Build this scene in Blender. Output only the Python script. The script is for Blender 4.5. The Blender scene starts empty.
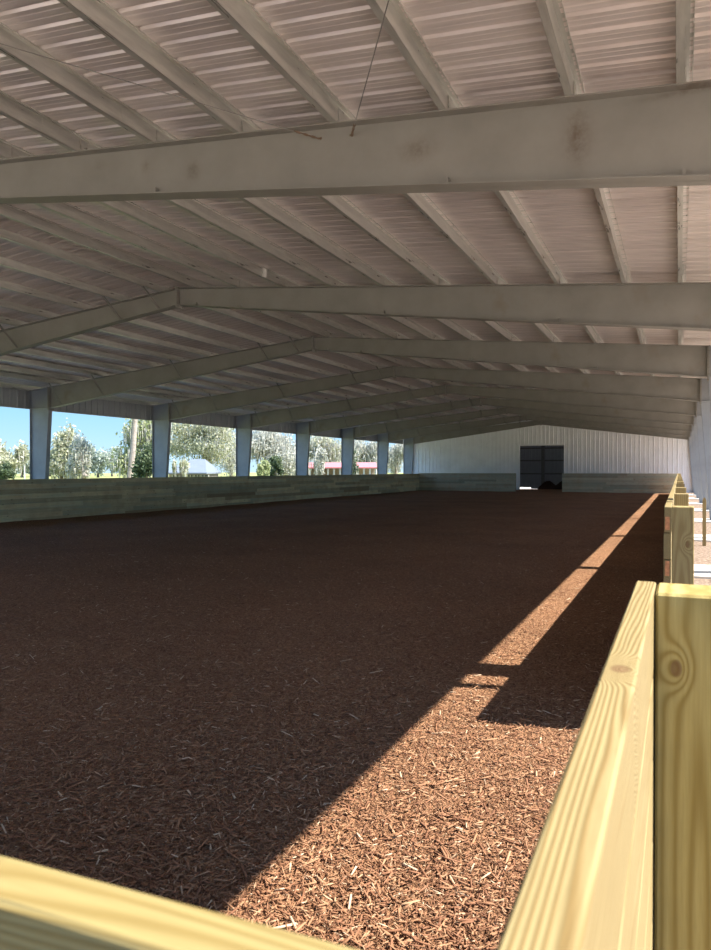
import bpy, math, random
import numpy as np
from mathutils import Vector
random.seed(7)
rng = np.random.default_rng(7)
scene = bpy.context.scene
COL = scene.collection
H, S = 1.5, 6.2                      # eye height, frame spacing
XR, XL, XRIDGE = .238 * S, -3.265 * S, -1.514 * S  # building sides and ridge
FY = [(-0.04 + i) * S for i in range(9)] + [8.85 * S]
FY[3] -= .2; FY[4] -= .1
YEND = 8.85 * S
YROOF0 = -1.6

def zt(x): return H + .601 * S - 0.094 * abs(x - XRIDGE)     # rafter top
def zb(x): return H + .545 * S - 0.130 * abs(x - XRIDGE)     # rafter bottom

# ------------------------------------------------------------------ mesh kit
class MB:
    def __init__(self):
        self.v = []; self.f = []; self.c = []
    def add(self, verts, faces, tone=(.5, .5, .5)):
        n = len(self.v)
        self.v += [tuple(p) for p in verts]
        self.f += [tuple(i + n for i in f) for f in faces]
        self.c += [tone] * len(verts)
        return self
    def box(self, x0, x1, y0, y1, z0, z1, tone=(.5, .5, .5)):
        v = [(x, y, z) for x in (x0, x1) for y in (y0, y1) for z in (z0, z1)]
        f = [(0, 1, 3, 2), (4, 6, 7, 5), (0, 4, 5, 1), (2, 3, 7, 6), (0, 2, 6, 4), (1, 5, 7, 3)]
        return self.add(v, f, tone)
    def bbox(self, x0, x1, y0, y1, z0, z1, b=.004, tone=(.5, .5, .5)):
        """box with chamfered long and short edges"""
        v = []; idx = {}
        X, Y, Z = (x0, x1), (y0, y1), (z0, z1)
        for i in (0, 1):
            for j in (0, 1):
                for k in (0, 1):
                    sx, sy, sz = (1 - 2 * i) * b, (1 - 2 * j) * b, (1 - 2 * k) * b
                    for a in range(3):
                        p = [X[i] + sx, Y[j] + sy, Z[k] + sz]; p[a] = (X[i], Y[j], Z[k])[a]
                        idx[(i, j, k, a)] = len(v); v.append(tuple(p))
        f = []
        for a in range(3):
            b1, b2 = [q for q in range(3) if q != a]
            for s in (0, 1):
                def g(p, q):
                    t = [0, 0, 0]; t[a] = s; t[b1] = p; t[b2] = q
                    return idx[(t[0], t[1], t[2], a)]
                f.append((g(0, 0), g(1, 0), g(1, 1), g(0, 1)))
            for p in (0, 1):
                for q in (0, 1):
                    def e(s, ax):
                        t = [0, 0, 0]; t[a] = s; t[b1] = p; t[b2] = q
                        return idx[(t[0], t[1], t[2], ax)]
                    f.append((e(0, b1), e(1, b1), e(1, b2), e(0, b2)))
        for i in (0, 1):
            for j in (0, 1):
                for k in (0, 1):
                    f.append(tuple(idx[(i, j, k, a)] for a in range(3)))
        return self.add(v, f, tone)
    def extr(self, pts, d, tone=(.5, .5, .5)):
        """polygon (list of 3D points) extruded by vector d"""
        n = len(pts); d = Vector(d)
        v = [Vector(p) for p in pts] + [Vector(p) + d for p in pts]
        f = [tuple(range(n))[::-1], tuple(range(n, 2 * n))]
        f += [(i, (i + 1) % n, n + (i + 1) % n, n + i) for i in range(n)]
        return self.add(v, f, tone)
    def bar(self, a, b, w, h, up=(0, 0, 1), tone=(.5, .5, .5)):
        a, b = Vector(a), Vector(b); d = (b - a).normalized()
        s = d.cross(Vector(up)).normalized(); u = s.cross(d).normalized()
        pts = [a + s * w / 2 * i + u * h / 2 * j for i, j in ((-1, -1), (1, -1), (1, 1), (-1, 1))]
        return self.extr(pts, b - a, tone)
    def tube(self, pts, rad, n=8, tone=(.5, .5, .5)):
        pts = [Vector(p) for p in pts]
        if not isinstance(rad, (list, tuple)): rad = [rad] * len(pts)
        v = []; f = []
        for i, p in enumerate(pts):
            d = (pts[min(i + 1, len(pts) - 1)] - pts[max(i - 1, 0)]).normalized()
            s = d.cross(Vector((0.3, 0.1, 1) if abs(d.z) < .9 else (1, .2, 0))).normalized(); u = s.cross(d)
            for k in range(n):
                a = 2 * math.pi * k / n
                v.append(p + (s * math.cos(a) + u * math.sin(a)) * rad[i])
        for i in range(len(pts) - 1):
            for k in range(n):
                f.append((i * n + k, i * n + (k + 1) % n, (i + 1) * n + (k + 1) % n, (i + 1) * n + k))
        f.append(tuple(range(n))[::-1]); f.append(tuple(range((len(pts) - 1) * n, len(pts) * n)))
        return self.add(v, f, tone)
    def build(self, name, mat, parent=None, smooth=False):
        off = Vector((0, 0, 0)); p = parent
        while p is not None:
            off += p.location; p = p.parent
        me = bpy.data.meshes.new(name)
        me.from_pydata([tuple(Vector(q) - off) for q in self.v], [], self.f)
        me.update()
        bm_fix(me)
        at = me.color_attributes.new('tone', 'FLOAT_COLOR', 'POINT')
        at.data.foreach_set('color', np.array([(c[0], c[1], c[2], 1) for c in self.c], dtype=np.float32).ravel())
        if smooth: me.polygons.foreach_set('use_smooth', [True] * len(me.polygons))
        me.materials.append(mat)
        o = bpy.data.objects.new(name, me); COL.objects.link(o)
        if parent is not None: o.parent = parent
        return o

import bmesh
def bm_fix(me):
    if len(me.polygons) > 60000: return
    bm = bmesh.new(); bm.from_mesh(me)
    bmesh.ops.recalc_face_normals(bm, faces=bm.faces)
    bm.to_mesh(me); bm.free()

def tag(o, label=None, cat=None, group=None, kind=None):
    if label: o['label'] = label
    if cat: o['category'] = cat
    if group: o['group'] = group
    if kind: o['kind'] = kind
    return o
def thing(name, loc, label, cat, group=None):
    o = bpy.data.objects.new(name, None); COL.objects.link(o)
    o.location = loc; o.empty_display_size = .2
    bpy.context.view_layer.update()
    return tag(o, label, cat, group)
def copy_tree(o, parent=None, mats=None):
    c = o.copy(); COL.objects.link(c)
    if parent is not None: c.parent = parent
    for ch in list(o.children): copy_tree(ch, c)
    return c
def struct(name, mb, mat, label=None, cat=None, smooth=False):
    o = mb.build(name, mat, None, smooth)
    return tag(o, label, cat, None, 'structure')

# ------------------------------------------------------------------ materials
class NT:
    def __init__(self, name):
        self.m = bpy.data.materials.new(name); self.m.use_nodes = True
        self.t = self.m.node_tree; self.n = self.t.nodes; self.l = self.t.links
        self.b = self.n['Principled BSDF']
    def nd(self, typ, **kw):
        n = self.n.new(typ)
        for k, v in kw.items(): setattr(n, k, v)
        return n
    def link(self, a, b): self.l.new(a, b)
    def math(self, op, a, b=None, c=None):
        n = self.nd('ShaderNodeMath', operation=op)
        for i, x in enumerate((a, b, c)):
            if x is None: continue
            if hasattr(x, 'links'): self.link(x, n.inputs[i])
            else: n.inputs[i].default_value = x
        return n.outputs[0]
    def mapr(self, x, a, b, c, d):
        n = self.nd('ShaderNodeMapRange'); self.link(x, n.inputs[0])
        for i, v in enumerate((a, b, c, d)): n.inputs[i + 1].default_value = v
        return n.outputs[0]
    def mix(self, fac, a, b, mode='MIX'):
        n = self.nd('ShaderNodeMix', data_type='RGBA', blend_type=mode)
        for s, x in ((n.inputs[0], fac), (n.inputs[6], a), (n.inputs[7], b)):
            if hasattr(x, 'links'): self.link(x, s)
            elif isinstance(x, (int, float)): s.default_value = x
            else: s.default_value = (*x, 1)
        return n.outputs[2]
    def coords(self, scale=(1, 1, 1), kind='Object', loc=(0, 0, 0)):
        tc = self.nd('ShaderNodeTexCoord'); mp = self.nd('ShaderNodeMapping')
        mp.inputs['Scale'].default_value = scale; mp.inputs['Location'].default_value = loc
        self.link(tc.outputs[kind], mp.inputs[0]); return mp.outputs[0]
    def noise(self, vec, scale, detail=4, rough=.55):
        n = self.nd('ShaderNodeTexNoise'); n.inputs['Scale'].default_value = scale
        n.inputs['Detail'].default_value = detail; n.inputs['Roughness'].default_value = rough
        self.link(vec, n.inputs['Vector']); return n.outputs[0]
    def ramp(self, x, stops):
        n = self.nd('ShaderNodeValToRGB'); e = n.color_ramp.elements
        while len(e) < len(stops): e.new(.5)
        for i, (p, c) in enumerate(stops):
            e[i].position = p; e[i].color = (*c, 1)
        self.link(x, n.inputs[0]); return n.outputs[0]
    def bump(self, h, strength=.3, dist=.01):
        n = self.nd('ShaderNodeBump'); n.inputs['Strength'].default_value = strength
        n.inputs['Distance'].default_value = dist
        self.link(h, n.inputs['Height']); self.link(n.outputs[0], self.b.inputs['Normal'])
    def out(self, col, rough=.6, metal=0., spec=None):
        for s, x in (('Base Color', col), ('Roughness', rough), ('Metallic', metal)):
            if hasattr(x, 'links'): self.link(x, self.b.inputs[s])
            elif isinstance(x, (int, float)): self.b.inputs[s].default_value = x
            else: self.b.inputs[s].default_value = (*x, 1)
        if spec is not None: self.b.inputs['Specular IOR Level'].default_value = spec
        return self.m

def plain(name, col, rough=.6, metal=0., var=.12, scale=6):
    t = NT(name); n = t.noise(t.coords(), scale, 4)
    f = t.mapr(n, .3, .7, 1 - var, 1 + var)
    c = t.mix(1.0, col, f, 'MULTIPLY')
    return t.out(c, rough, metal)

def wood_mat(name, light, dark, axis=0, freq=60, knots=(), tonevar=.25, warm=None, across=None, cathedral=None, green=None, knot_spots=True):
    """lumber: grain running along `axis`; `across` = axis over which the rings vary"""
    t = NT(name)
    at = t.nd('ShaderNodeAttribute', attribute_name='tone')
    sep = t.nd('ShaderNodeSeparateColor'); t.link(at.outputs['Color'], sep.inputs[0])
    sc = [1, 1, 1]; sc[axis] = .06
    co = t.coords(tuple(sc))
    # shift each board along the pattern
    off = t.nd('ShaderNodeVectorMath', operation='MULTIPLY'); t.link(at.outputs['Color'], off.inputs[0]); off.inputs[1].default_value = (7, 9, 11)
    ad = t.nd('ShaderNodeVectorMath', operation='ADD'); t.link(co, ad.inputs[0]); t.link(off.outputs[0], ad.inputs[1])
    vec = ad.outputs[0]
    sx = t.nd('ShaderNodeSeparateXYZ'); t.link(co, sx.inputs[0])
    n1 = t.noise(vec, 9, 3, .5)
    n2 = t.noise(vec, 160, 3, .6)
    ax = [a for a in range(3) if a != axis]
    u = t.math('ADD', t.math('MULTIPLY', sx.outputs[ax[0]], 1.0), t.math('MULTIPLY', sx.outputs[ax[1]], 0.8))
    if cathedral:
        cx, cz = cathedral
        a_ = t.math('POWER', t.math('SUBTRACT', sx.outputs[across], cx), 2)
        b_ = t.math('POWER', t.math('SUBTRACT', sx.outputs[axis], cz * .06), 2)
        u = t.math('SQRT', t.math('ADD', a_, b_))
    u = t.math('ADD', u, t.math('MULTIPLY', n1, .12 if not cathedral else .035))
    dark_k = None
    if knots:
        tc = t.nd('ShaderNodeTexCoord'); so = t.nd('ShaderNodeSeparateXYZ'); t.link(tc.outputs['Object'], so.inputs[0])
        for (kx, kz, r) in knots:
            dx = t.math('SUBTRACT', so.outputs[across], kx)
            dz = t.math('MULTIPLY', t.math('SUBTRACT', so.outputs[axis], kz), .62)
            d2 = t.math('ADD', t.math('MULTIPLY', dx, dx), t.math('MULTIPLY', dz, dz))
            e = t.math('EXPONENT', t.math('MULTIPLY', d2, -1 / (2.1 * r) ** 2))
            u = t.math('ADD', u, t.math('MULTIPLY', e, .07))
            k = t.mapr(t.math('SQRT', d2), r * .72, r * 1.05, 1, 0)
            dark_k = k if dark_k is None else t.math('MAXIMUM', dark_k, k)
    w = t.math('SINE', t.math('MULTIPLY', u, freq * 6.283))
    w = t.mapr(w, -1, 1, 0, 1)
    w = t.math('POWER', w, 1.6)
    c = t.mix(w, light, dark)
    c = t.mix(t.mapr(n2, .35, .75, 0, .35), c, tuple(x * .72 for x in dark))
    n3 = t.noise(t.coords(), 2.2, 3)
    if warm: c = t.mix(t.mapr(n3, .42, .68, 0, .7), c, warm)
    if green:
        n4 = t.noise(vec, 5, 2); c = t.mix(t.mapr(n4, .45, .7, 0, .75), c, green)
    c = t.mix(1.0, c, t.mapr(sep.outputs[0], 0, 1, 1 - tonevar, 1 + tonevar), 'MULTIPLY')
    brown = t.mapr(sep.outputs[1], .8, .95, 0, .65)
    c = t.mix(brown, c, (.23, .13, .06))
    # small dark knots and splits
    vo = t.nd('ShaderNodeTexVoronoi'); vo.inputs['Scale'].default_value = 1
    s2 = [9, 9, 9]; s2[axis] = 2.6
    t.link(t.coords(tuple(s2)), vo.inputs['Vector'])
    kn = t.mapr(vo.outputs['Distance'], .05, .13, .8, 0)
    if knot_spots: c = t.mix(kn, c, (.10, .055, .025))
    if dark_k is not None:
        c = t.mix(t.math('MULTIPLY', dark_k, .75), c, (.16, .085, .035))
    t.bump(t.math('ADD', w, t.math('MULTIPLY', n2, 1.2)), .25, .003)
    return t.out(c, .75, 0, .3)

# steel: light grey primer, faint rust blotches
def steel_mat(name, col, rust=True, rough=.55):
    t = NT(name); co = t.coords()
    n = t.noise(co, 1.6, 5, .6); n2 = t.noise(t.coords((1, 1, 1), loc=(3, 8, 1)), .9, 4, .6)
    c = t.mix(1.0, col, t.mapr(n, .3, .7, .88, 1.1), 'MULTIPLY')
    if rust:
        c = t.mix(t.mapr(n2, .63, .76, 0, .55), c, (.22, .15, .09))
    return t.out(c, rough, 0.0, .4)
M = {}
M['steel'] = steel_mat('grey_primed_steel', (.29, .275, .245))
M['column'] = steel_mat('grey_primed_column', (.37, .39, .41), False)
M['galv'] = None
t = NT('galvanised_purlin'); co = t.coords((1, .15, 1)); n = t.noise(co, 14, 4, .6)
M['galv'] = t.out(t.mix(1.0, (.66, .65, .60), t.mapr(n, .3, .7, .8, 1.15), 'MULTIPLY'), t.mapr(n, .3, .7, .26, .40), .6)
t = NT('bare_metal_roof_sheet'); co = t.coords((.25, 3, 1)); n = t.noise(co, 3, 5, .6)
M['roof'] = t.out(t.mix(1.0, (.76, .69, .66), t.mapr(n, .3, .7, .85, 1.12), 'MULTIPLY'), t.mapr(n, .3, .7, .30, .44), .42)
M['white_panel'] = plain('white_wall_panel', (.90, .91, .93), .4, 0, .05, 1.5)
M['bay_panel'] = plain('blue_grey_bay_panel', (.42, .46, .52), .5, 0, .08, 2)
M['fascia'] = plain('pale_fascia_panel', (.42, .43, .43), .45, 0, .06, 2)
M['orange'] = plain('faded_orange_paint', (.50, .21, .09), .8, 0, .3, 60)
M['girt'] = plain('dark_girt', (.20, .20, .20), .5)
M['wire'] = plain('wire_cable', (.30, .29, .27), .4, .6)
M['rusty'] = plain('rusty_bolt', (.18, .12, .08), .7)
M['whiteplastic'] = plain('white_clip', (.85, .84, .8), .5)
M['concrete'] = plain('concrete', (.62, .60, .56), .8, 0, .12, 5)
M['wall_wood'] = wood_mat('treated_boards_grey_green', (.78, .69, .42), (.56, .49, .29), 1, 40, tonevar=.26, warm=(.50, .38, .22), green=(.46, .50, .37))
M['end_wood'] = wood_mat('treated_boards_end', (.64, .58, .43), (.46, .43, .31), 0, 40, tonevar=.2, warm=(.50, .38, .24), green=(.44, .48, .36))
M['new_wood'] = wood_mat('new_pine_along_arena', (.35, .28, .13), (.27, .185, .07), 1, 130, tonevar=.08, knot_spots=False)
M['new_wood_knot'] = wood_mat('new_pine_top_plank', (.34, .27, .125), (.235, .155, .055), 1, 130, tonevar=.06, knots=[(-.003, -.018, .012)], across=0, knot_spots=False)
M['new_wood_x'] = wood_mat('new_pine_across_arena', (.34, .27, .11), (.25, .18, .06), 0, 120, tonevar=.08, knot_spots=False)
M['post'] = wood_mat('new_pine_post', (.42, .33, .165), (.32, .24, .10), 2, 60, tonevar=.12)
M['post_near'] = wood_mat('new_pine_knotty_post', (.42, .34, .13), (.28, .205, .06), 2, 42, knot_spots=False, knots=[(.036, -.137, .011)], across=0, cathedral=(.075, -.62), tonevar=.05)
M['post_gate'] = wood_mat('new_pine_gate_post', (.37, .29, .125), (.28, .20, .08), 2, 50, knot_spots=False, knots=[(.082, -.21, .013)], across=0, cathedral=(.05, -.9), tonevar=.05)

# mulch
t = NT('wood_mulch'); co = t.coords()
n1 = t.noise(co, 30, 5, .7); n2 = t.noise(co, .5, 3)
vo = t.nd('ShaderNodeTexVoronoi'); vo.inputs['Scale'].default_value = 75; t.link(co, vo.inputs['Vector'])
c = t.ramp(vo.outputs['Color'], [(0, (.14, .06, .030)), (.4, (.31, .15, .073)), (.75, (.44, .235, .122)), (1, (.58, .37, .21))])
c = t.mix(t.mapr(n1, .4, .75, 0, .4), c, (.10, .04, .02))
c = t.mix(1.0, c, t.mapr(n2, .3, .7, .85, 1.15), 'MULTIPLY')
t.bump(t.math('ADD', vo.outputs['Distance'], n1), .9, .02)
M['mulch'] = t.out(c, .85, 0, .2)
t = NT('mulch_chip'); at = t.nd('ShaderNodeAttribute', attribute_name='tone')
sp = t.nd('ShaderNodeSeparateColor'); t.link(at.outputs['Color'], sp.inputs[0])
c = t.ramp(sp.outputs[0], [(0, (.15, .062, .032)), (.35, (.32, .150, .078)), (.7, (.44, .238, .126)), (.9, (.55, .350, .210)), (1, (.74, .56, .38))])
M['chip'] = t.out(c, .75, 0, .25)
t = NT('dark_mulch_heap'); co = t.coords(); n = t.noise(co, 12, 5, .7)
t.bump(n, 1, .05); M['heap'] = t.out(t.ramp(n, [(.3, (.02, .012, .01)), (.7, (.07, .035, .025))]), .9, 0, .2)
# outside ground: pale sand by the building's right side, grass beyond
t = NT('sand_and_grass'); tc = t.nd('ShaderNodeTexCoord'); sx = t.nd('ShaderNodeSeparateXYZ'); t.link(tc.outputs['Object'], sx.inputs[0])
n = t.noise(tc.outputs['Object'], .8, 6, .65); n2 = t.noise(tc.outputs['Object'], 6, 5, .7); n3 = t.noise(tc.outputs['Object'], .06, 3)
sand = t.ramp(n2, [(.3, (.27, .19, .13)), (.5, (.60, .48, .38)), (.68, (.84, .76, .67))])
grass = t.ramp(n, [(.3, (.15, .18, .06)), (.55, (.27, .28, .10)), (.75, (.38, .35, .17))])
edge = t.mapr(t.math('ADD', sx.outputs[0], t.math('MULTIPLY', n3, 8)), -20, -17, 1, 0)
n4 = t.noise(tc.outputs['Object'], 1.3, 6, .72); n5 = t.noise(tc.outputs['Object'], 16, 5, .7)
dirt = t.ramp(n5, [(.34, (.08, .05, .035)), (.5, (.19, .135, .10)), (.64, (.34, .27, .21)), (.74, (.6, .52, .44))])
strip = t.mapr(t.math('ADD', sx.outputs[0], t.math('MULTIPLY', n4, 3.0)), 3.0, 4.2, 1, 0)
sand = t.mix(t.math('MULTIPLY', strip, t.mapr(sx.outputs[0], -.6, -.3, 0, 1)), sand, dirt)
M['ground'] = t.out(t.mix(edge, sand, grass), .9, 0, .2)

def leaf_mat(name, a, b, c3):
    t = NT(name); at = t.nd('ShaderNodeAttribute', attribute_name='tone')
    sp = t.nd('ShaderNodeSeparateColor'); t.link(at.outputs['Color'], sp.inputs[0])
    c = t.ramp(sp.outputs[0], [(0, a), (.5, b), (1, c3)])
    t.b.inputs['Subsurface Weight'].default_value = 0
    m = t.out(c, .6, 0, .3)
    tr = t.nd('ShaderNodeBsdfTranslucent'); t.link(c, tr.inputs[0])
    mx = t.nd('ShaderNodeMixShader'); mx.inputs[0].default_value = .4
    t.link(t.b.outputs[0], mx.inputs[1]); t.link(tr.outputs[0], mx.inputs[2])
    t.link(mx.outputs[0], t.n['Material Output'].inputs[0]); return m
M['leaf_yellow'] = leaf_mat('leaf_yellow_green', (.28, .31, .17), (.54, .55, .36), (.80, .78, .60))
M['leaf_green'] = leaf_mat('leaf_green', (.14, .19, .08), (.38, .44, .20), (.66, .68, .40))
M['leaf_dark'] = leaf_mat('leaf_dark', (.03, .05, .03), (.08, .12, .06), (.18, .22, .11))
M['leaf_pale'] = leaf_mat('leaf_pale', (.30, .32, .25), (.58, .58, .49), (.84, .83, .74))
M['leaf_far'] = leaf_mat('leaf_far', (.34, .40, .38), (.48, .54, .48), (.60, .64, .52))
M['moss'] = leaf_mat('spanish_moss', (.46, .47, .42), (.68, .67, .60), (.86, .85, .78))
M['bark'] = plain('bark', (.26, .21, .16), .9, 0, .3, 8)
M['bark_pale'] = plain('bark_pale', (.40, .34, .30), .9, 0, .25, 6)
M['metal_roof'] = plain('silver_house_roof', (.18, .21, .26), .7, .0, .06, 2)
M['red_roof'] = plain('faded_red_roof', (.62, .22, .22), .6, 0, .1, 2)
M['house_wall'] = plain('house_wall', (.45, .38, .34), .8)
M['white_paint'] = plain('white_paint', (.8, .8, .78), .6)
M['dark_opening'] = plain('dark_opening', (.05, .055, .06), .4)

def dim(m, f):
    nt = m.node_tree
    for l in [l for l in nt.links if l.to_socket.name in ('Base Color', 'Color') and l.to_node.type in ('BSDF_PRINCIPLED', 'BSDF_TRANSLUCENT')]:
        n = nt.nodes.new('ShaderNodeMix'); n.data_type = 'RGBA'; n.blend_type = 'MULTIPLY'; n.inputs[0].default_value = 1
        n.inputs[7].default_value = (f, f, f, 1); src, dst = l.from_socket, l.to_socket
        nt.links.new(src, n.inputs[6]); nt.links.new(n.outputs[2], dst)
for k_, f_ in dict(steel=.88, galv=.85, roof=.98, mulch=.76, chip=.76, new_wood=.78, new_wood_knot=.78, new_wood_x=.78, post=.85, post_gate=.9, fascia=.75, column=.80,
                   leaf_yellow=.78, leaf_green=.8, leaf_dark=.9, leaf_pale=.78, leaf_far=.8, moss=.8, bay_panel=.7, metal_roof=.8, red_roof=.7, house_wall=.7, white_paint=.6, bark=.8, bark_pale=.8, girt=.7).items():
    dim(M[k_], f_)
# ------------------------------------------------------------------ camera
cam = bpy.data.cameras.new('camera'); co_ = bpy.data.objects.new('camera', cam); COL.objects.link(co_)
YAW = math.radians(24.05); PITCH = math.radians(-.395)
co_.location = (0, 0, H); co_.rotation_euler = (math.pi / 2 + PITCH, 0, YAW)
cam.sensor_fit = 'VERTICAL'; cam.sensor_height = 24; cam.lens = 24 * 725 / 950
cam.clip_start = .05; cam.clip_end = 1000
cam.dof.use_dof = True; cam.dof.focus_distance = 9; cam.dof.aperture_fstop = 6.5
scene.camera = co_
def at(px, d, z=0.0):
    """point at the depth d along the view whose direction is that of photo column px"""
    xc = (px - 355.5) / 725 * d
    return Vector((xc * math.cos(YAW) - d * math.sin(YAW), xc * math.sin(YAW) + d * math.cos(YAW), z))
def hz(py, d): return H + (470 - py) / 725 * d

# ------------------------------------------------------------------ light
sd = Vector((.81, .20, 1)).normalized()
sun = bpy.data.lights.new('sun', 'SUN'); sun.energy = 10.0; sun.angle = math.radians(.53); sun.color = (1, .95, .86)
so = bpy.data.objects.new('sun', sun); COL.objects.link(so); so.location = (20, 10, 30)
so.rotation_euler = (-sd).to_track_quat('-Z', 'Y').to_euler()
w = bpy.data.worlds.new('world'); scene.world = w; w.use_nodes = True
wt = w.node_tree; tc = wt.nodes.new('ShaderNodeTexCoord'); sx = wt.nodes.new('ShaderNodeSeparateXYZ'); wt.links.new(tc.outputs['Generated'], sx.inputs[0])
rp = wt.nodes.new('ShaderNodeValToRGB'); e = rp.color_ramp.elements; wt.links.new(sx.outputs['Z'], rp.inputs[0])
stops = [(0, (.37, .52, .63)), (.05, (.27, .46, .63)), (.11, (.17, .39, .64)), (.3, (.32, .56, .96)), (1, (.24, .46, .95))]
while len(e) < len(stops): e.new(.5)
for i, (p_, c_) in enumerate(stops): e[i].position = p_; e[i].color = (*c_, 1)
bg = wt.nodes['Background']; wt.links.new(rp.outputs[0], bg.inputs[0]); bg.inputs[1].default_value = 1.2
scene.view_settings.view_transform = 'Standard'; scene.view_settings.look = 'None'
scene.view_settings.gamma = 1; scene.view_settings.exposure = 0.68; scene.view_settings.use_curve_mapping = False

# ------------------------------------------------------------------ ground and arena floor
FXL, FXR, FY0, FY1 = -17.5, -.078, .27, 50.8
def gz(x, y):
    z = -.06
    d = max(0, -x - 30)
    p = Vector((x, y))
    for (px, dep, r, dp) in ((192, 78, 16, 1.6), (342, 93, 22, 1.4)):
        q = at(px, dep).to_2d(); z -= dp * math.exp(-((p - q).length / r) ** 2)
    return z
m = MB(); gx = [-260, -200, -150] + list(range(-120, -24, 4)) + [-24, -18, -12, -6, 0, 3, 8, 20, 60, 150, 260]
gy = [-200, -100, -40, -10, 0] + list(range(8, 130, 6)) + [140, 170, 220, 300, 400]
for x in gx:
    for y in gy: m.v.append((x, y, gz(x, y))); m.c.append((.5, .5, .5))
ny = len(gy)
m.f = [(i * ny + j, (i + 1) * ny + j, (i + 1) * ny + j + 1, i * ny + j + 1) for i in range(len(gx) - 1) for j in range(ny - 1)]
struct('ground', m, M['ground'])

def fz(x, y):
    return .012 * math.sin(x * 2.1 + .7 * math.sin(y * 1.3)) * math.sin(y * 1.7 + x) + .010 * math.sin(x * .6 + y * .35)
m = MB(); nx, nyy = 90, 240
for i in range(nx + 1):
    for j in range(nyy + 1):
        x = FXL + (FXR - FXL) * i / nx; y = FY0 + (FY1 + 7.0 - FY0) * (j / nyy) ** 1.6
        m.v.append((x, y, fz(x, y))); m.c.append((.5, .5, .5))
m.f = [(i * (nyy + 1) + j, (i + 1) * (nyy + 1) + j, (i + 1) * (nyy + 1) + j + 1, i * (nyy + 1) + j + 1) for i in range(nx) for j in range(nyy)]
struct('floor', m, M['mulch'], smooth=True)

# loose chips: elongated slivers, denser near the arena's near end
def chips(n):
    r = 1.2 * (30 / 1.2) ** rng.random(n * 3) ** 1.15
    a = np.radians(rng.uniform(-2, 68, n * 3))
    x = -r * np.sin(a); y = r * np.cos(a)
    ok = (x < FXR - .07) & (x > FXL + .1) & (y > .36) & (y < FY1 - .1)
    x, y = x[ok][:n], y[ok][:n]; n = len(x)
    L = rng.lognormal(math.log(.0098), .55, n).clip(.004, .055); W = L * rng.uniform(.14, .42, n); W = W.clip(.0018, .010)
    th = rng.uniform(0, 2 * math.pi, n); el = rng.normal(0, .28, n)
    dx, dy, dz = np.cos(th) * np.cos(el), np.sin(th) * np.cos(el), np.sin(el)
    px, py = -np.sin(th), np.cos(th)
    z = np.array([fz(a_, b_) for a_, b_ in zip(x, y)]) + .002 + rng.uniform(0, .010, n)
    V = np.zeros((n, 6, 3), np.float32)
    T = W * .45
    for k, (e, s, u) in enumerate(((-1, -1, 0), (-1, 1, 0), (-.8, 0, 1), (1, -1, 0), (1, 1, 0), (.8, 0, 1))):
        V[:, k, 0] = x + dx * L * e + px * W * s * .5
        V[:, k, 1] = y + dy * L * e + py * W * s * .5
        V[:, k, 2] = z + dz * L * e + T * u + rng.normal(0, .001, n)
    F = np.array([(0, 3, 5, 2), (1, 2, 5, 4), (0, 1, 4, 3)], np.int32)
    T3 = np.array([(0, 2, 1), (3, 4, 5)], np.int32)
    base = (np.arange(n, dtype=np.int32) * 6)[:, None]
    quads = (F.reshape(1, 12) + base).reshape(n, 12); tris = (T3.reshape(1, 6) + base).reshape(n, 6)
    loops = np.concatenate([quads, tris], 1).ravel()
    tot = np.tile(np.array([4, 4, 4, 3, 3], np.int32), n); start = np.concatenate([[0], np.cumsum(tot)[:-1]]).astype(np.int32)
    me = bpy.data.meshes.new('mulch_chips')
    me.vertices.add(n * 6); me.vertices.foreach_set('co', V.ravel())
    me.loops.add(len(loops)); me.loops.foreach_set('vertex_index', loops)
    me.polygons.add(len(tot)); me.polygons.foreach_set('loop_start', start)
    me.update(calc_edges=True); me.validate()
    tone = rng.beta(2.0, 2.6, n); tone[rng.random(n) < .035] = rng.uniform(.9, 1)
    at_ = me.color_attributes.new('tone', 'FLOAT_COLOR', 'POINT')
    c = np.repeat(np.stack([tone, tone, tone, np.ones(n)], 1), 6, 0).astype(np.float32)
    at_.data.foreach_set('color', c.ravel())
    me.materials.append(M['chip'])
    o = bpy.data.objects.new('mulch_chips', me); COL.objects.link(o)
    return tag(o, 'loose reddish brown wood chips strewn over the arena floor', 'mulch', None, 'stuff')
chips(260000)

# ------------------------------------------------------------------ roof, fascias, walls
OV = .065
def sheet_profile():
    p = .229; out = []
    y = YROOF0
    while y < YEND + .3:
        for dy, dz in ((0, 0), (.016, .020), (.044, .020), (.060, 0), (.092, 0), (.098, .004), (.108, .004), (.114, 0), (.157, 0), (.163, .004), (.173, .004), (.179, 0)):
            out.append((y + dy, dz))
        y += p
    return out
m = MB(); pr = sheet_profile()
for side in (0, 1):
    xs = [XRIDGE, XR + OV + .05] if side == 0 else [XL - OV - .05, XRIDGE]
    for x in xs:
        for y, dz in pr: m.v.append((x, y, zt(x) + .163 + dz)); m.c.append((.5, .5, .5))
n = len(pr)
for r0 in (0, 2 * n):
    m.f += [(r0 + i, r0 + n + i, r0 + n + i + 1, r0 + i + 1) for i in range(n - 1)]
struct('ceiling', m, M['roof'])
m = MB()
m.extr([(XRIDGE - .18, YROOF0, zt(XRIDGE - .18) + .188), (XRIDGE, YROOF0, zt(XRIDGE) + .210), (XRIDGE + .18, YROOF0, zt(XRIDGE + .18) + .188), (XRIDGE, YROOF0, zt(XRIDGE) + .195)], (0, YEND + .3 - YROOF0, 0))
struct('trim_1', m, M['roof'])

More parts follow.
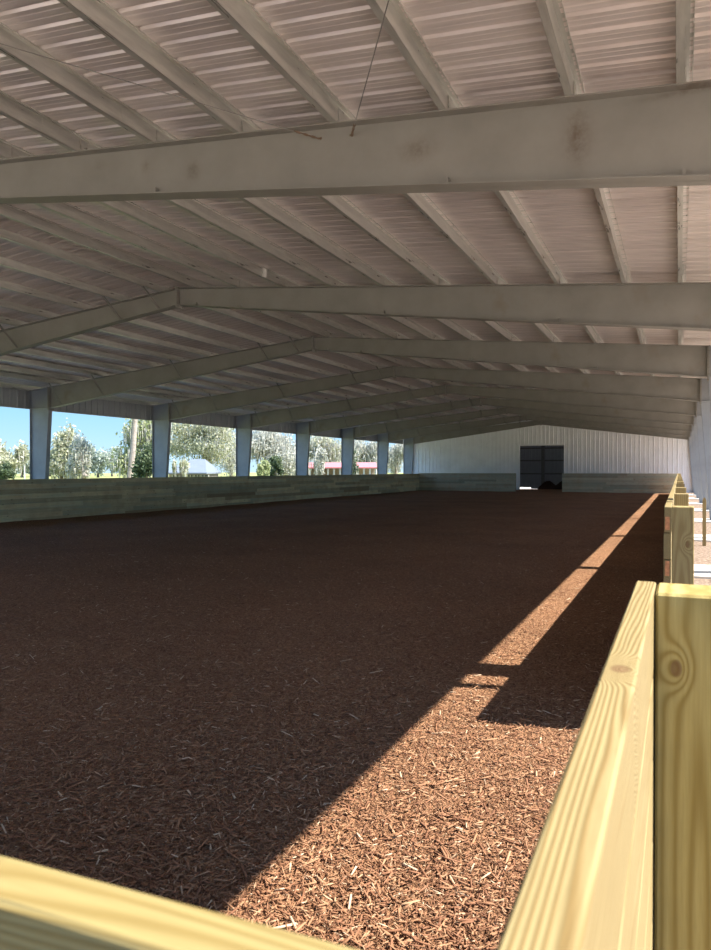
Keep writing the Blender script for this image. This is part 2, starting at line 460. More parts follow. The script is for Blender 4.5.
def ribbed(m, a, b, z0, z1, nrm, pitch=.305, depth=.032, ztop=None):
    """ribbed vertical panel from a to b (2D), ribs standing out along nrm"""
    a, b, nrm = Vector(a), Vector(b), Vector(nrm); L = (b - a).length; d = (b - a) / L
    pts = []; s = 0
    while s < L:
        for ds, o in ((0, 0), (.02, 1), (.05, 1), (.07, 0), (.16, 0), (.167, .2), (.18, .2), (.187, 0)):
            if s + ds <= L: pts.append((s + ds, o * depth))
        s += pitch
    pts.append((L, 0))
    n0 = len(m.v)
    for s, o in pts:
        p = a + d * s + nrm * o
        zz = ztop(p.x) if ztop else z1
        m.v.append((p.x, p.y, z0)); m.v.append((p.x, p.y, zz)); m.c += [(.5, .5, .5)] * 2
    for i in range(len(pts) - 1):
        k = n0 + 2 * i; m.f.append((k, k + 2, k + 3, k + 1))
    return m
FZ0 = 3.61; FZR = 3.69
m = MB(); ribbed(m, (XL - OV, YROOF0), (XL - OV, YEND), FZ0, zt(XL) + .15, (1, 0))
m.box(XL - OV - .02, XL - OV + .05, YROOF0, YEND, FZ0 - .03, FZ0)
struct('trim_2', m, M['fascia'])
m = MB(); ribbed(m, (XR + OV, YROOF0), (XR + OV, YEND), FZR, zt(XR) + .15, (-1, 0))
m.box(XR + OV - .05, XR + OV + .02, YROOF0, YEND, FZR - .03, FZR)
struct('trim_3', m, M['fascia'])

DX0, DX1, DZ = -10.98, -7.74, 3.32
YW = YEND + .12
m = MB(); top = lambda x: zt(x) + .16
ribbed(m, (XL - OV, YW), (DX0, YW), -.06, 0, (0, -1), ztop=top)
ribbed(m, (DX1, YW), (XR + OV, YW), -.06, 0, (0, -1), ztop=top)
ribbed(m, (DX0, YW), (DX1, YW), DZ, 0, (0, -1), ztop=top)
struct('wall_back', m, M['white_panel'])
m = MB(); m.box(DX0 - .12, DX0, YW - .05, YW + .12, -.06, DZ + .08); m.box(DX1, DX1 + .05, YW - .05, YW + .12, -.06, DZ + .08); m.box(DX0, DX1, YW - .05, YW + .12, DZ, DZ + .08)
struct('trim_4', m, M['white_panel'])
# bay behind the opening
m = MB(); YB = 61.0
ribbed(m, (-16, YB), (-11.25, YB), .06, 4.2, (0, -1)); ribbed(m, (-11.25, YB), (-4.5, YB), -.06, 4.2, (0, -1))
struct('wall_bay', m, M['bay_panel'])
m = MB(); m.box(-16.1, -4.5, YW + .1, YB + .1, 4.2, 4.26)
struct('ceiling_bay', m, M['fascia'])
m = MB(); m.box(-16.1, -16.0, YW + .1, YB + .1, -.06, 4.2); m.box(-4.6, -4.5, YW + .1, YB + .1, -.06, 4.2); struct('wall_bay_side', m, M['fascia'])
for k, z in enumerate((1.19, 2.28, 3.30)):
    m = MB(); m.box(-16, -4.6, YB - .14, YB - .04, z - .06, z + .06)
    tag(m.build('wall_girt', M['girt']), ('lowest', 'middle', 'top')[k] + ' dark horizontal girt on the wall seen through the far doorway', 'girt', 'girts in the far doorway')
m = MB(); xc = -10.22; m.box(xc - .12, xc + .12, YB - .42, YB - .40, -.06, 4.2); m.box(xc - .12, xc + .12, YB - .17, YB - .15, -.06, 4.2); m.box(xc - .01, xc + .01, YB - .40, YB - .17, -.06, 4.2)
tag(m.build('bay_column', M['girt']), 'dark steel column standing inside the far doorway', 'column')
# mulch heaps in the bay
m = MB(); NX, NY = 44, 20
for i in range(NX + 1):
    for j in range(NY + 1):
        x = -10.1 + 2.9 * i / NX; y = 57.0 + 2.4 * j / NY; z = 0
        for hx, hy, hr, hh in ((-9.45, 58.2, .62, .66), (-8.15, 58.2, .60, .72), (-8.8, 58.3, .7, .25)):
            z = max(z, hh * math.exp(-((x - hx) ** 2 + (y - hy) ** 2) / hr ** 2)) if hh > .3 else z + hh * math.exp(-((x - hx) ** 2 + (y - hy) ** 2) / hr ** 2) * .5
        m.v.append((x, y, z - .055 + (random.uniform(-.03, .03) if z > .05 else 0))); m.c.append((.5, .5, .5))
m.f = [(i * (NY + 1) + j, (i + 1) * (NY + 1) + j, (i + 1) * (NY + 1) + j + 1, i * (NY + 1) + j + 1) for i in range(NX) for j in range(NY)]
tag(m.build('mulch_heap', M['heap'], None, True), 'dark double humped mulch heap lying inside the far doorway', 'heap')

# ------------------------------------------------------------------ steel frames
def column_mb(sgn):
    """sgn +1: right-hand column, -1: left-hand; y=0 plane"""
    xo = XR if sgn > 0 else XL
    xin = lambda z: xo - sgn * (.62 + (.88 - .62) * z / 3.6)
    zk = zb(xo - sgn * .88); z1 = zt(xo); zi = zt(xo - sgn * .88)
    m = MB()
    m.extr([(xo, -.006, 0), (xo, -.006, z1), (xo - sgn * .88, -.006, zi), (xo - sgn * .88, -.006, zk), (xin(0), -.006, 0)], (0, .012, 0))
    f = .012
    m.extr([(xo, -.08, 0), (xo, -.08, z1), (xo - sgn * f, -.08, z1), (xo - sgn * f, -.08, 0)], (0, .16, 0))
    m.extr([(xin(0), -.08, 0), (xin(zk), -.08, zk), (xin(zk) + sgn * f, -.08, zk), (xin(0) + sgn * f, -.08, 0)], (0, .16, 0))
    # knee: horizontal stiffener, top flange, end plate
    m.extr([(xo, -.09, zk), (xin(zk), -.09, zk), (xin(zk), -.09, zk + .012), (xo, -.09, zk + .012)], (0, .18, 0))
    m.extr([(xo, -.1, z1 - f), (xo - sgn * .88, -.1, zi - f), (xo - sgn * .88, -.1, zi), (xo, -.1, z1)], (0, .2, 0))
    return m
def rafter_mb(sgn):
    x0 = (XR if sgn > 0 else XL) - sgn * .88; x1 = XRIDGE; f = .012; hw = .1
    m = MB(); P = lambda x, z, y=0: (x, y, z)
    m.extr([P(x0, zb(x0), -.006), P(x0, zt(x0), -.006), P(x1, zt(x1), -.006), P(x1, zb(x1), -.006)], (0, .012, 0))
    m.extr([P(x0, zb(x0), -hw), P(x1, zb(x1), -hw), P(x1, zb(x1) + f, -hw), P(x0, zb(x0) + f, -hw)], (0, 2 * hw, 0))
    m.extr([P(x0, zt(x0), -hw), P(x1, zt(x1), -hw), P(x1, zt(x1) - f, -hw), P(x0, zt(x0) - f, -hw)], (0, 2 * hw, 0))
    return m
PDX = [.0044 * S] + [-.1238 * S - .1645 * S * k for k in range(9)]    # right-hand purlins, x
PDX = PDX[::-1]
PD = [x - XRIDGE for x in PDX]
def build_frame(y, label):
    r = thing('steel_frame', ((XL + XR) / 2, y, -.02), label, 'frame', 'steel frames along the hall')
    def p(name, mb, mat, par=r):
        mb.v = [(v[0], v[1] + y, v[2]) for v in mb.v]
        return mb.build(name, mat, par)
    for sgn in (-1, 1):
        c = p('column', column_mb(sgn), M['column'])
        xo = XR if sgn > 0 else XL; m = MB()
        m.box(min(xo, xo - sgn * .68) - .03, max(xo, xo - sgn * .68) + .03, -.14, .14, -.02, .0)
        p('base_plate', m, M['column'])
        p('rafter', rafter_mb(sgn), M['steel'])
        xk = xo - sgn * .88; m = MB()
        for dx in (.012, -.012):
            m.box(xk + dx - .009, xk + dx + .009, -.12, .12, zb(xk) - .07, zt(xk) + .0)
        for dz in (.07, .22, .45, .60):
            for s in (-1, 1): m.box(xk - .035, xk + .035, s * .075 - .012, s * .075 + .012, zb(xk) + dz - .012, zb(xk) + dz + .012)
        p('knee_plate', m, M['steel'])
        # flange braces: left slope on the camera side, right slope on the far side
        for k in (0, 1, 4, 7, 9):
            x = XRIDGE + sgn * PD[k]; m = MB()
            ys = -1 if sgn < 0 else 1
            m.bar((x, ys * .07, zb(x) + .03), (x, ys * .62, zt(x) + .02), .045, .006, (1, 0, 0))
            m.bar((x + .02, ys * .07, zb(x) + .03), (x + .02, ys * .62, zt(x) + .02), .006, .045, (1, 0, 0))
            p('flange_brace', m, M['steel'])
            if sgn > 0:
                m = MB(); m.box(x - .01, x + .01, -.075, -.01, zb(x) + .012, zb(x) + .07); p('brace_lug', m, M['steel'])
        for d in PD:
            x = XRIDGE + sgn * d; m = MB()
            m.box(x + sgn * .006, x + sgn * .014, -.05, .05, zt(x), zt(x) + .14)
            p('purlin_clip', m, M['galv'])
    m = MB()
    for dx in (.011, -.011): m.box(XRIDGE + dx - .010, XRIDGE + dx + .010, -.12, .12, zb(XRIDGE) - .06, zt(XRIDGE) + .02)
    for z in (zb(XRIDGE) - .03, zb(XRIDGE) + .06, zt(XRIDGE) - .06):
        for s in (-1, 1): m.box(XRIDGE - .04, XRIDGE + .04, s * .075 - .013, s * .075 + .013, z - .013, z + .013)
    p('ridge_plate', m, M['steel'])
    return r
FL = ['steel frame above the near end of the arena, behind the nearest visible rafter',
      'nearest steel frame, its long rust stained rafter crossing the top of the picture',
      'second steel frame from the camera, ridge joint at far left, no left column in view',
      'third steel frame from the camera, its left column the leftmost one standing in view',
      'fourth steel frame from the camera, left column second from the left behind the board wall',
      'fifth steel frame from the camera, left column third from the left',
      'sixth steel frame from the camera, left column fourth from the left',
      'seventh steel frame from the camera, left column second last before the white end wall',
      'eighth steel frame from the camera, last left column before the white end wall',
      'steel frame standing flush against the white end wall']
F0 = build_frame(FY[0], FL[0])
for i in range(1, 10):
    c = copy_tree(F0); c.location = ((XL + XR) / 2, FY[i], -.02); c['label'] = FL[i]
m = MB(); yd = FY[1] - .37; m.bbox(XR - .09, XR + .01, yd - .05, yd + .05, -.02, FZR - .04, .006)
m.bbox(XR - .095, XR + .015, yd - .055, yd + .055, .12, .16, .002)
tag(m.build('downspout', M['fascia']), 'slim square downspout beside the nearest right hand column', 'downspout')
# the nearest rafter's rust stains
t = NT('rust_stained_steel'); co = t.coords(); n = t.noise(co, 1.6, 5, .6); nf = t.noise(co, 14, 5, .7)
c = t.mix(1.0, (.29, .275, .245), t.mapr(n, .3, .7, .88, 1.1), 'MULTIPLY')
sx = t.nd('ShaderNodeSeparateXYZ'); t.link(co, sx.inputs[0])
def wx(px): return FY[1] * math.tan(math.atan((px - 355.5) / 725) - YAW)
for px, py, rx, rz, k in ((577, 138, .085, .20, .75), (418, 151, .14, .085, .55), (194, 172, .07, .085, .55), (147, 168, .05, .06, .35), (101, 166, .06, .05, .3), (690, 92, .30, .025, .6), (560, 103, .4, .02, .3)):
    X = wx(px); d_ = FY[1] * math.cos(YAW) - X * math.sin(YAW); Z = H + (470 - py) / 725 * d_
    dx = t.math('MULTIPLY', t.math('SUBTRACT', sx.outputs[0], X - (XL + XR) / 2), 1 / rx); dz = t.math('MULTIPLY', t.math('SUBTRACT', sx.outputs[2], Z + .02), 1 / rz)
    r2 = t.math('ADD', t.math('MULTIPLY', dx, dx), t.math('MULTIPLY', dz, dz))
    e = t.math('MULTIPLY', t.math('EXPONENT', t.math('MULTIPLY', r2, -1.0)), t.mapr(nf, .32, .62, .25, 1))
    c = t.mix(t.math('MULTIPLY', e, k), c, (.115, .07, .04))
M['rust_steel'] = t.out(c, .6, 0, .4); dim(M['rust_steel'], .88)
for ch in [o for o in bpy.data.objects if o.name.startswith('rafter') and o.parent and abs(o.parent.location.y - FY[1]) < .01]:
    ch.data = ch.data.copy(); ch.data.materials.clear(); ch.data.materials.append(M['rust_steel'])
# rods bracing overhead
def eye(m, x, y, z): m.tube([(x, y, z), (x + .02, y - .05, z - .005)], .011, 6); m.box(x - .02, x + .02, y - .02, y - .012, z - .02, z + .02)
def cable(a, b, label):
    r = thing('brace_cable', a, label, 'cable', 'bracing cables under the roof')
    m = MB(); mid = (Vector(a) + Vector(b)) / 2 + Vector((0, 0, -.03)); m.tube([a, mid, b], .0045, 6); m.build('cable', M['wire'], r)
    a = Vector(a); d = (Vector(b) - a).normalized(); m = MB()
    for k in range(3):
        q = a + d * (.05 + .075 * k); m.tube([q, q + d * .035], .011, 6)
    m.tube([a, a + d * .26], .006, 6); m.build('turnbuckle', M['rusty'], r)
    m = MB(); m.tube([a + Vector((-.02, .012, .01)), a + Vector((.02, .012, .01)), a], .012, 6); m.build('eye_bolt', M['rusty'], r)
yf = FY[1] - .012
cable((-.485 * S, yf, zt(-.485 * S) - .10), (-1.262 * S, FY[0], zt(-1.262 * S) - .06), 'thin bracing cable running up left from the nearest rafter under the purlins')
cable((-.434 * S, yf, zt(-.434 * S) - .10), (.16 * S, FY[0], zt(.16 * S) - .08), 'thin bracing cable running up right from the nearest rafter to the picture top')

# ------------------------------------------------------------------ purlins
YP = [YROOF0] + FY[1:9] + [YEND + .08]
def purlin_span(sgn, y0, y1, lift=0.0):
    m = MB(); t_, hh, fl = .0028, .16, .055
    # web at x=0; bottom flange up-slope (-sgn), top flange down-slope (+sgn)
    prof = [(-sgn * fl, .016), (-sgn * fl, 0), (0, 0), (0, hh), (sgn * fl, hh), (sgn * fl, hh - .016)]
    th = [(-sgn * (fl - t_), .016), (-sgn * (fl - t_), t_), (-sgn * t_, t_), (-sgn * t_, hh + 0), (sgn * fl, hh), (sgn * fl, hh)]
    for i in range(5):
        (xa, za), (xb, zb_) = prof[i], prof[i + 1]
        dx, dz = xb - xa, zb_ - za; L = math.hypot(dx, dz); nx_, nz_ = -dz / L * t_, dx / L * t_
        m.extr([(xa, y0, za + lift), (xb, y0, zb_ + lift), (xb + nx_, y0, zb_ + nz_ + lift), (xa + nx_, y0, za + nz_ + lift)], (0, y1 - y0, 0))
    return m
ORD = ['uppermost', 'second', 'third', 'fourth', 'fifth', 'sixth', 'seventh', 'eighth', 'ninth', 'tenth']
for sgn, side in ((1, 'right'), (-1, 'left')):
    proto = None
    for k, d in enumerate(PD):
        x = XRIDGE + sgn * d
        lab = f'{ORD[k]} galvanised roof purlin down from the ridge on the {side} slope'
        if proto is None:
            proto = thing('roof_purlin', (0, 0, 0), lab, 'purlin', 'purlins under the roof')
            for i in range(len(YP) - 1):
                lap = .55
                mb = purlin_span(sgn, YP[i] - (lap if i else 0), YP[i + 1] + (lap if i < len(YP) - 2 else 0), .003 * (i % 2))
                mb.v = [(v[0] + .003 * (i % 2) * sgn, v[1], v[2]) for v in mb.v]
                mb.build('purlin_length', M['galv'], proto)
            o = proto
        else:
            o = copy_tree(proto); o['label'] = lab
        o.location = (x, 0, zt(x))
    xo = XR if sgn > 0 else XL; m = MB(); za = zt(xo)
    for (da, db, z0, z1) in ((.006, .010, za, za + .15), (.006, .028, za, za + .004), (.006, .028, za + .146, za + .15)):
        m.box(min(xo + sgn * da, xo + sgn * db), max(xo + sgn * da, xo + sgn * db), YROOF0, YEND + .08, z0, z1)
    tag(m.build('eave_strut', M['galv']), f'steel eave strut along the {side} edge of the roof above the fascia', 'eave strut')
xk = PDX[9 - 7]; m = MB(); m.bbox(xk + .006, xk + .04, 1.82 * S, 1.82 * S + .1, zt(xk) + .0, zt(xk) + .15, .004)
tag(m.build('purlin_tag', M['whiteplastic']), 'small white clip fixed to a purlin just before the second rafter', 'clip')

# ------------------------------------------------------------------ arena boards
def planks_run(m, axis, a, b, u0, u1, z0, z1, rows, lens=(2.4, 4.9), gap=.005, brown=.12, b_=.003):
    """rows of boards running along `axis` (0=x,1=y) from a to b, thickness u0..u1"""
    hh = (z1 - z0) / rows
    for r in range(rows):
        s = a - random.uniform(0, 2)
        while s < b:
            L = random.uniform(*lens); s0, s1 = max(a, s), min(b, s + L); s += L
            if s1 - s0 < .05: continue
            tone = (random.random(), random.random() * (1 if random.random() < brown * 4 else .7), random.random())
            zz0, zz1 = z0 + r * hh + gap / 2, z0 + (r + 1) * hh - gap / 2
            j = random.uniform(-.003, .003)
            if axis == 1: m.bbox(u0 + j, u1 + j, s0 + .002, s1 - .002, zz0, zz1, b_, tone)
            else: m.bbox(s0 + .002, s1 - .002, u0 + j, u1 + j, zz0, zz1, b_, tone)
    return m
# left board wall
ZL = 1.23
r = thing('board_wall', (FXL - .02, (FY1) / 2, -.06), 'long grey green board wall along the left side of the arena', 'fence')
m = planks_run(MB(), 1, -.3, FY1, FXL - .04, FXL, -.06, ZL, 9, gap=.0012, b_=.002); m.build('planking', M['wall_wood'], r)
y = .5
while y < FY1:
    m = MB(); m.bbox(FXL - .18, FXL - .042, y - .07, y + .07, -.06, ZL, .004, (random.random(), .3, .3)); m.build('post', M['post'], r); y += 2.44
# end wall of boards, two pieces either side of the gate gap
for lab, xa, xb, zz in (('board wall across the far end, left of the dark doorway', FXL - .04, -10.43, 1.27), ('board wall across the far end, right of the dark doorway', -7.27, FXR - .0, 1.27)):
    r = thing('board_wall', ((xa + xb) / 2, FY1 + .02, -.06), lab, 'fence')
    planks_run(MB(), 0, xa, xb, FY1, FY1 + .04, -.06, zz, 9, brown=.05, gap=.0012, b_=.002).build('planking', M['end_wood'], r)
    n = max(2, round((xb - xa) / 2.4)); 
    for i in range(n + 1):
        x = xa + .07 + (xb - xa - .14) * i / n
        m = MB(); m.bbox(x - .07, x + .07, FY1 + .042, FY1 + .18, -.06, zz, .004, (random.random(), .3, .3)); m.build('post', M['post'], r)
# right board wall from the gate gap to the far end
YG, ZR, RT = 4.47, 1.293, .038
r = thing('board_wall', (FXR + .02, (YG + FY1) / 2, -.06), 'long new timber board wall along the right side beyond the gap', 'fence')
planks_run(MB(), 1, YG, FY1 - 1.0, FXR, FXR + RT, -.06, ZR, 9, lens=(3.0, 4.9), brown=.0, gap=.004).build('planking', M['new_wood'], r)
for z0, z1 in ((1.16, 1.235), (.90, .985)):
    m = MB(); m.bbox(FXR + .007, FXR + .030, YG - .0015, YG + .001, z0, z1, .0005); m.build('paint_mark', M['orange'], r)['label'] = 'faded orange mark on the board end'
y = YG; k = 0
while y < FY1 - 1.3:
    m = MB(); m.bbox(FXR + RT + .003, FXR + RT + .118, y, y + .135, -.06, ZR, .004, (random.random(), .3, .3))
    if k == 0:
        e = bpy.data.objects.new('post', None)
        mb = m; mb.v = [(v[0] - (FXR + RT + .003), v[1] - y, v[2] - ZR) for v in mb.v]
        o = mb.build('post', M['post_gate']); o.parent = r; o.location = Vector((FXR + RT + .003, y, ZR)) - r.location
        bpy.data.objects.remove(e)
    else: m.build('post', M['post'], r)
    y += 2.44; k += 1
# near right board wall: individual planks and its end post
YN1 = 1.60; ZN = 1.5 - .228
r = thing('board_wall', (FXR + .02, .9, -.06), 'near right timber board wall with a knotty end post beside the camera', 'fence')
hh = (ZN + .06) / 9
for i in range(9):
    m = MB(); m.bbox(FXR - .002, FXR - .002 + RT, -1.2, YN1, -.06 + i * hh + .002, -.06 + (i + 1) * hh - (.002 if i < 8 else 0), .003, (random.random() * .6 + .2, .3, random.random()))
    m.build('plank', M['new_wood_knot' if i == 8 else 'new_wood'], r)
for y0, mat in ((YN1 - .145, M['post_near']), (-.95, M['post'])):
    m = MB(); x0 = FXR + RT + .0005
    m.bbox(0, .14, 0, .14, -ZN - .06, 0, .005, (.5, .3, .5))
    o = m.build('post', mat); o.parent = r; o.location = Vector((x0, y0, ZN)) - r.location
# front board wall across the near end (turned a few degrees)
r = thing('board_wall', (-.35, .29, -.06), 'front timber board wall crossing the lower left corner close to the camera', 'fence')
r.rotation_euler = (0, 0, 0)
a = math.radians(2.3); d = Vector((-math.cos(a), -math.sin(a), 0)); nn = Vector((-math.sin(a), math.cos(a), 0))
P0 = at(0, .431); P0 = P0 - d * 0.272
ZF = ZN
hh = (ZF + .06) / 9
for i in range(9):
    m = MB(); z0, z1 = -.06 + i * hh + .002, -.06 + (i + 1) * hh - (.002 if i < 8 else 0)
    m.bbox(0, 3.9, -.038, 0, z0, z1, .003, (random.random() * .6 + .2, .3, random.random()))
    m.v = [tuple(P0 + Vector((d.x * v[0], d.y * v[0], 0)) + nn * v[1] + Vector((0, 0, v[2]))) for v in m.v]
    m.build('plank', M['new_wood_x'], r)
for s in (.35, 2.7):
    m = MB(); m.bbox(s, s + .14, -.18, -.04, -.06, ZF - .3, .004)
    m.v = [tuple(P0 + Vector((d.x * v[0], d.y * v[0], 0)) + nn * v[1] + Vector((0, 0, v[2]))) for v in m.v]
    m.build('post', M['post'], r)

# ------------------------------------------------------------------ right-hand yard: footings, stake, planks
for i in range(1, 9):
    m = MB(); m.bbox(.15, 2.3, FY[i] - .62, FY[i] + .75, -.18, -.02, .01)
    lab = ['', 'pale concrete footing pad nearest the gap at the right edge', 'second pale footing pad right of the timber wall', 'third pale footing pad right of the timber wall', 'fourth pale footing pad right of the timber wall', 'fifth pale footing pad right of the timber wall', 'sixth pale footing pad right of the timber wall', 'seventh pale footing pad right of the timber wall', 'farthest pale footing pad beside the white end wall'][i]
    tag(m.build('footing_pad', M['concrete']), lab, 'footing', 'concrete footings under the right columns')
p = at(704.5, 14.9); m = MB(); m.bbox(p.x - .035, p.x + .035, p.y - .035, p.y + .035, -.06, hz(500, 14.9), .004)
m.extr([(p.x - .035, p.y - .035, hz(500, 14.9)), (p.x + .035, p.y - .035, hz(500, 14.9)), (p.x, p.y - .035, hz(497, 14.9))], (0, .07, 0))
tag(m.build('wooden_stake', M['post']), 'slim wooden stake upright in the sand right of the timber wall', 'stake')

# ------------------------------------------------------------------ trees and buildings outside
def leaf_mesh(m_pts, size, tones):
    """one folded two-quad leaf clump at each point"""
    n = len(m_pts); mb = MB()
    for p, tn in zip(m_pts, tones):
        d = Vector(rng.normal(0, 1, 3)).normalized(); q = d.orthogonal().normalized(); w_ = d.cross(q)
        s = size * random.uniform(.6, 1.3); p = Vector(p)
        a, b, c, e = p - d * s, p + q * s * .5 + w_ * s * .2, p + d * s, p - q * s * .5 + w_ * s * .2
        mb.add([a, b, c, e], [(0, 1, 2), (0, 2, 3)], (tn, tn, tn))
    return mb
def tree(px, dep, top, half, kind, label, trunk_px=None, bark='bark', base=None, cbot=478, n=2200, moss=0, size=.24, lean=0, tr=.3, blobs=9, name='oak_tree', cat='tree'):
    p = at(trunk_px if trunk_px is not None else px, dep); p.z = gz(p.x, p.y) - .1 if base is None else base
    r = thing(name, p, label, cat, 'trees beyond the arena')
    right = Vector((math.cos(YAW), math.sin(YAW), 0)); fwd = Vector((-math.sin(YAW), math.cos(YAW), 0))
    c0 = at(px, dep); W = half / 725 * dep; zt_, zb_ = hz(top, dep), hz(cbot, dep); hgt = zt_ - zb_
    pts = []; tn = []; cents = []
    for b in range(blobs):
        u = random.uniform(-.75, .75); v = random.uniform(.18, .82)
        if v > .6: u *= .7
        c = c0 + right * W * u + fwd * W * random.uniform(-.6, .6); c.z = zb_ + hgt * v
        cents.append((c, W * random.uniform(.25, .48), hgt * random.uniform(.13, .25)))
    per = int(n * 2.2) // blobs
    for c, rw, rh in cents:
        g = rng.normal(0, .55, (per, 3))
        for q in g:
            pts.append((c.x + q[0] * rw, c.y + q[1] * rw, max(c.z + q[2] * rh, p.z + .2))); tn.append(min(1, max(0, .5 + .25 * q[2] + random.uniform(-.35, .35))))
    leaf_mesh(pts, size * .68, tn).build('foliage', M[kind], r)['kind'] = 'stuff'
    m = MB(); zc = zb_ + hgt * .45
    tb = Vector((p.x, p.y, p.z)); tm = tb.lerp(Vector((c0.x, c0.y, zc)), .55) + right * lean; tp = Vector((c0.x, c0.y, zb_ + hgt * .7))
    m.tube([tb, tm, tp], [tr, tr * .75, tr * .3], 8)
    for c, rw, rh in cents[:6]:
        s = tm.lerp(tp, random.uniform(0, .5)); m.tube([s, s.lerp(c, .5) + Vector((0, 0, -.15)), c], [tr * .4, tr * .28, tr * .1], 5)
    m.build('trunk', M[bark], r)
    if moss:
        mb = MB()
        for k in range(int(moss * 2.2)):
            c, rw, rh = random.choice(cents); q = rng.normal(0, .6, 3)
            x, y, z = c.x + q[0] * rw, c.y + q[1] * rw, c.z + q[2] * rh * .8; L = random.uniform(.3, 1.1); w_ = random.uniform(.025, .075); tnn = random.random()
            a = random.uniform(0, 6.28); dx, dy = math.cos(a) * w_, math.sin(a) * w_
            zl = max(z - L, p.z + .3)
            mb.add([(x - dx, y - dy, z), (x + dx, y + dy, z), (x + dx * .3, y + dy * .3, zl), (x - dy * .6, y + dx * .6, (z + zl) / 2)], [(0, 1, 2), (0, 3, 2), (1, 3, 2)], (tnn, tnn, tnn))
        mb.build('hanging_moss', M['moss'], r)['kind'] = 'stuff'
    return r
tree(4, 62, 437, 20, 'leaf_yellow', 'yellowing tree at the left edge of the opening', n=2600, moss=150)
tree(5, 55, 461, 9, 'leaf_dark', 'low dark bush at the lower left corner of the opening', cbot=480, n=900, name='bush', cat='bush', tr=.08, size=.16, blobs=5)
tree(66, 60, 430, 20, 'leaf_yellow', 'pale yellow green tree just right of the leftmost column', n=2600, moss=300, trunk_px=60)
tree(81, 57, 436, 12, 'leaf_pale', 'thin pale tree with a leaning trunk right of the leftmost column', trunk_px=75, n=500, moss=160, lean=.5, tr=.34, bark='bark_pale')
for k, (px, tp, hw) in enumerate(((22, 452, 15), (98, 446, 16), (112, 448, 14))):
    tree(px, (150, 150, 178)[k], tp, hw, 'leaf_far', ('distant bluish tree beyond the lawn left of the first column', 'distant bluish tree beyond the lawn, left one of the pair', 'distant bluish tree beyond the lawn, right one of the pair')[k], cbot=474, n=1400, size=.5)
tree(143, 66, 412, 26, 'leaf_green', 'tall moss hung oak left of the second column', n=2600, moss=1300, trunk_px=140)
tree(147, 56, 444, 13, 'leaf_dark', 'dark evergreen shrub under the moss hung oak', n=1500, name='bush', cat='bush', blobs=6, tr=.1)
# tall bare trunk
p = at(127.5, 58); p.z = gz(p.x, p.y) - .1; r = thing('pine_tree', p, 'tall bare grey trunk rising past the fascia left of the second column', 'tree')
m = MB(); q = at(138, 58); m.tube([p, (p.lerp(q, .5).x, p.lerp(q, .5).y, 3), (q.x, q.y, 9)], [.25, .23, .19], 12); m.build('trunk', M['bark_pale'], r)
pts = []; 
for b in range(8):
    c = Vector((q.x, q.y, 8.4)) + Vector(rng.normal(0, 1.1, 3)); m2 = [tuple(c + Vector(rng.normal(0, .5, 3))) for _ in range(90)]; pts += m2
leaf_mesh(pts, .22, [random.random() for _ in pts]).build('foliage', M['leaf_green'], r)
tree(200, 92, 414, 40, 'leaf_yellow', 'broad yellow green oak above the silver roofed house', trunk_px=214, n=5200, moss=700, tr=.5, blobs=15, cbot=466)
tree(231, 126, 420, 16, 'leaf_pale', 'pale oak behind the third column', n=1600, moss=500)
tree(270, 84, 428, 30, 'leaf_pale', 'moss draped grey oak between the third and fourth columns', trunk_px=284, n=3600, moss=1700, tr=.4, blobs=13)
tree(276, 70, 456, 7, 'leaf_dark', 'narrow dark evergreen between the third and fourth columns', n=700, name='bush', cat='bush', tr=.1, blobs=5)
tree(262, 66, 460, 7, 'leaf_green', 'bright green shrub beside the narrow dark evergreen', n=700, name='bush', cat='bush', tr=.1, blobs=5, size=.18)
tree(325, 104, 432, 26, 'leaf_yellow', 'moss hung oak between the fourth and fifth columns', n=3000, moss=1400, trunk_px=318, tr=.5, cbot=475)
tree(363, 114, 436, 22, 'leaf_pale', 'pale mossy oak between the fifth and sixth columns', n=2600, moss=1200, trunk_px=356, lean=1.2, tr=.5, cbot=475)
tree(396, 124, 440, 18, 'leaf_pale', 'pale mossy oak just left of the white end wall', n=2600, moss=1200)
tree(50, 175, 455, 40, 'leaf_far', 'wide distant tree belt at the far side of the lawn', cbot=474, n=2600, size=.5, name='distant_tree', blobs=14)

tree(322, 82, 446, 7, 'leaf_pale', 'small mossy tree in front of the red roofed barn', n=700, moss=250, tr=.12, blobs=5)
tree(352, 84, 450, 6, 'leaf_dark', 'small dark tree in front of the red roofed barn', n=420, moss=80, tr=.12, blobs=5, size=.2)
tree(292, 92, 446, 9, 'leaf_green', 'green tree just left of the fourth column', n=900, moss=300, tr=.2, blobs=6)
tree(180, 66, 456, 7, 'leaf_yellow', 'low leafy tree in front of the silver roofed house', n=500, moss=60, tr=.1, blobs=5, size=.16)
# house with a silver roof
dep = 78; a = at(166, dep); b = at(206, dep); right = Vector((math.cos(YAW), math.sin(YAW), 0)); fwd = Vector((-math.sin(YAW), math.cos(YAW), 0))
mid = (a + b) / 2; g0 = gz(mid.x, mid.y) - .1; W = (b - a).length / 2
r = thing('house', (mid.x, mid.y, g0), 'low house with a hipped silver metal roof behind the left board wall', 'house')
ze, zr = hz(472.6, dep), hz(459, dep + 3)
m = MB(); q = [mid + right * W * sx * .93 + fwd * (4.2 + sy * 3.6) for sx, sy in ((-1, -1), (1, -1), (1, 1), (-1, 1))]
m.extr([(v.x, v.y, g0) for v in q], (0, 0, ze - g0 + .02)); m.build('wall', M['house_wall'], r)
m = MB(); q = [mid + right * W * sx * 1.04 + fwd * (4.2 + sy * 4.3) for sx, sy in ((-1, -1), (1, -1), (1, 1), (-1, 1))]
rg = [mid + right * W * sx + fwd * 4.2 for sx in (-.15, .55)]
v = [(p.x, p.y, ze) for p in q] + [(p.x, p.y, zr) for p in rg] + [(p.x, p.y, ze - .15) for p in q]
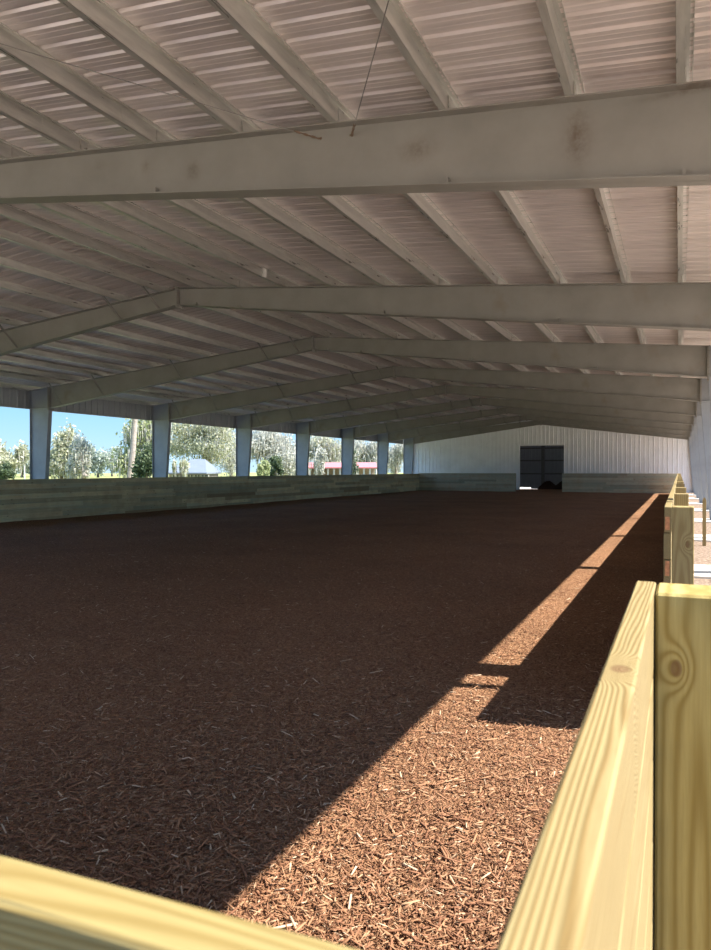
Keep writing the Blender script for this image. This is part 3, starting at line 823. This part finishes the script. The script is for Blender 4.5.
m.add(v, [(0, 1, 5, 4), (1, 2, 5), (2, 3, 4, 5), (3, 0, 4), (6, 7, 1, 0), (7, 8, 2, 1), (8, 9, 3, 2), (9, 6, 0, 3), (9, 8, 7, 6)]); m.build('roof', M['metal_roof'], r)
for u0 in (-.75, -.4, -.05, .3, .65):
    c = mid + right * W * u0 + fwd * .56; m = MB(); z0 = ze - 1.5
    m.extr([(c.x, c.y, z0), (c.x + right.x * .9, c.y + right.y * .9, z0), (c.x + right.x * .9, c.y + right.y * .9, ze - .25), (c.x, c.y, ze - .25)], tuple(fwd * .1)); f = m.build('window', M['dark_opening'], r)
    m = MB()
    for s in (0, .45, .9): m.bar((c.x + right.x * s - fwd.x * .03, c.y + right.y * s - fwd.y * .03, z0), (c.x + right.x * s - fwd.x * .03, c.y + right.y * s - fwd.y * .03, ze - .25), .08, .08, (1, 0, 0))
    m.build('window_frame', M['white_paint'], f)
# long red-roofed open barn
dep = 90; a = at(303, dep); b = at(377, dep); mid = (a + b) / 2; g0 = gz(mid.x, mid.y) - .1; W = (b - a).length / 2
r = thing('horse_barn', (mid.x, mid.y, g0), 'long open barn with a faded red roof far behind the columns', 'barn')
ze, zr = hz(467.3, dep), hz(462.3, dep + 3); m = MB()
P = lambda sx, sy, z: tuple(mid + right * W * sx + fwd * (3 + sy * 3.2) + Vector((0, 0, z)))
m.add([P(-1, -1, ze), P(1, -1, ze), P(1, 1, ze), P(-1, 1, ze), P(-1, 0, zr), P(1, 0, zr), P(-1, -1, ze - .15), P(1, -1, ze - .15), P(1, 1, ze - .15), P(-1, 1, ze - .15)],
      [(0, 1, 5, 4), (3, 4, 5, 2), (6, 7, 1, 0), (7, 8, 2, 5, 1), (8, 9, 3, 2), (9, 6, 0, 4, 3), (9, 8, 7, 6)]); m.build('roof', M['red_roof'], r)
m = MB(); c = mid + fwd * 5.6; m.extr([tuple(c - right * W * .97 + Vector((0, 0, g0))), tuple(c + right * W * .97 + Vector((0, 0, g0))), tuple(c + right * W * .97 + Vector((0, 0, ze))), tuple(c - right * W * .97 + Vector((0, 0, ze)))], tuple(fwd * .1)); m.build('back_wall', M['house_wall'], r)
for k in range(13):
    c = mid + right * W * (-.97 + 1.94 * k / 12); m = MB(); m.bar((c.x, c.y, g0), (c.x, c.y, ze - .1), .16, .16, (1, 0, 0)); m.build('post', M['white_paint'], r)
# white utility pole left of the first column
p = at(24.5, 70); p.z = gz(p.x, p.y) - .05; m = MB(); m.tube([p, (p.x, p.y, hz(451, 70))], [.07, .05], 8); tag(m.build('lawn_pole', M['white_paint']), 'thin white pole on the lawn left of the first column', 'pole')
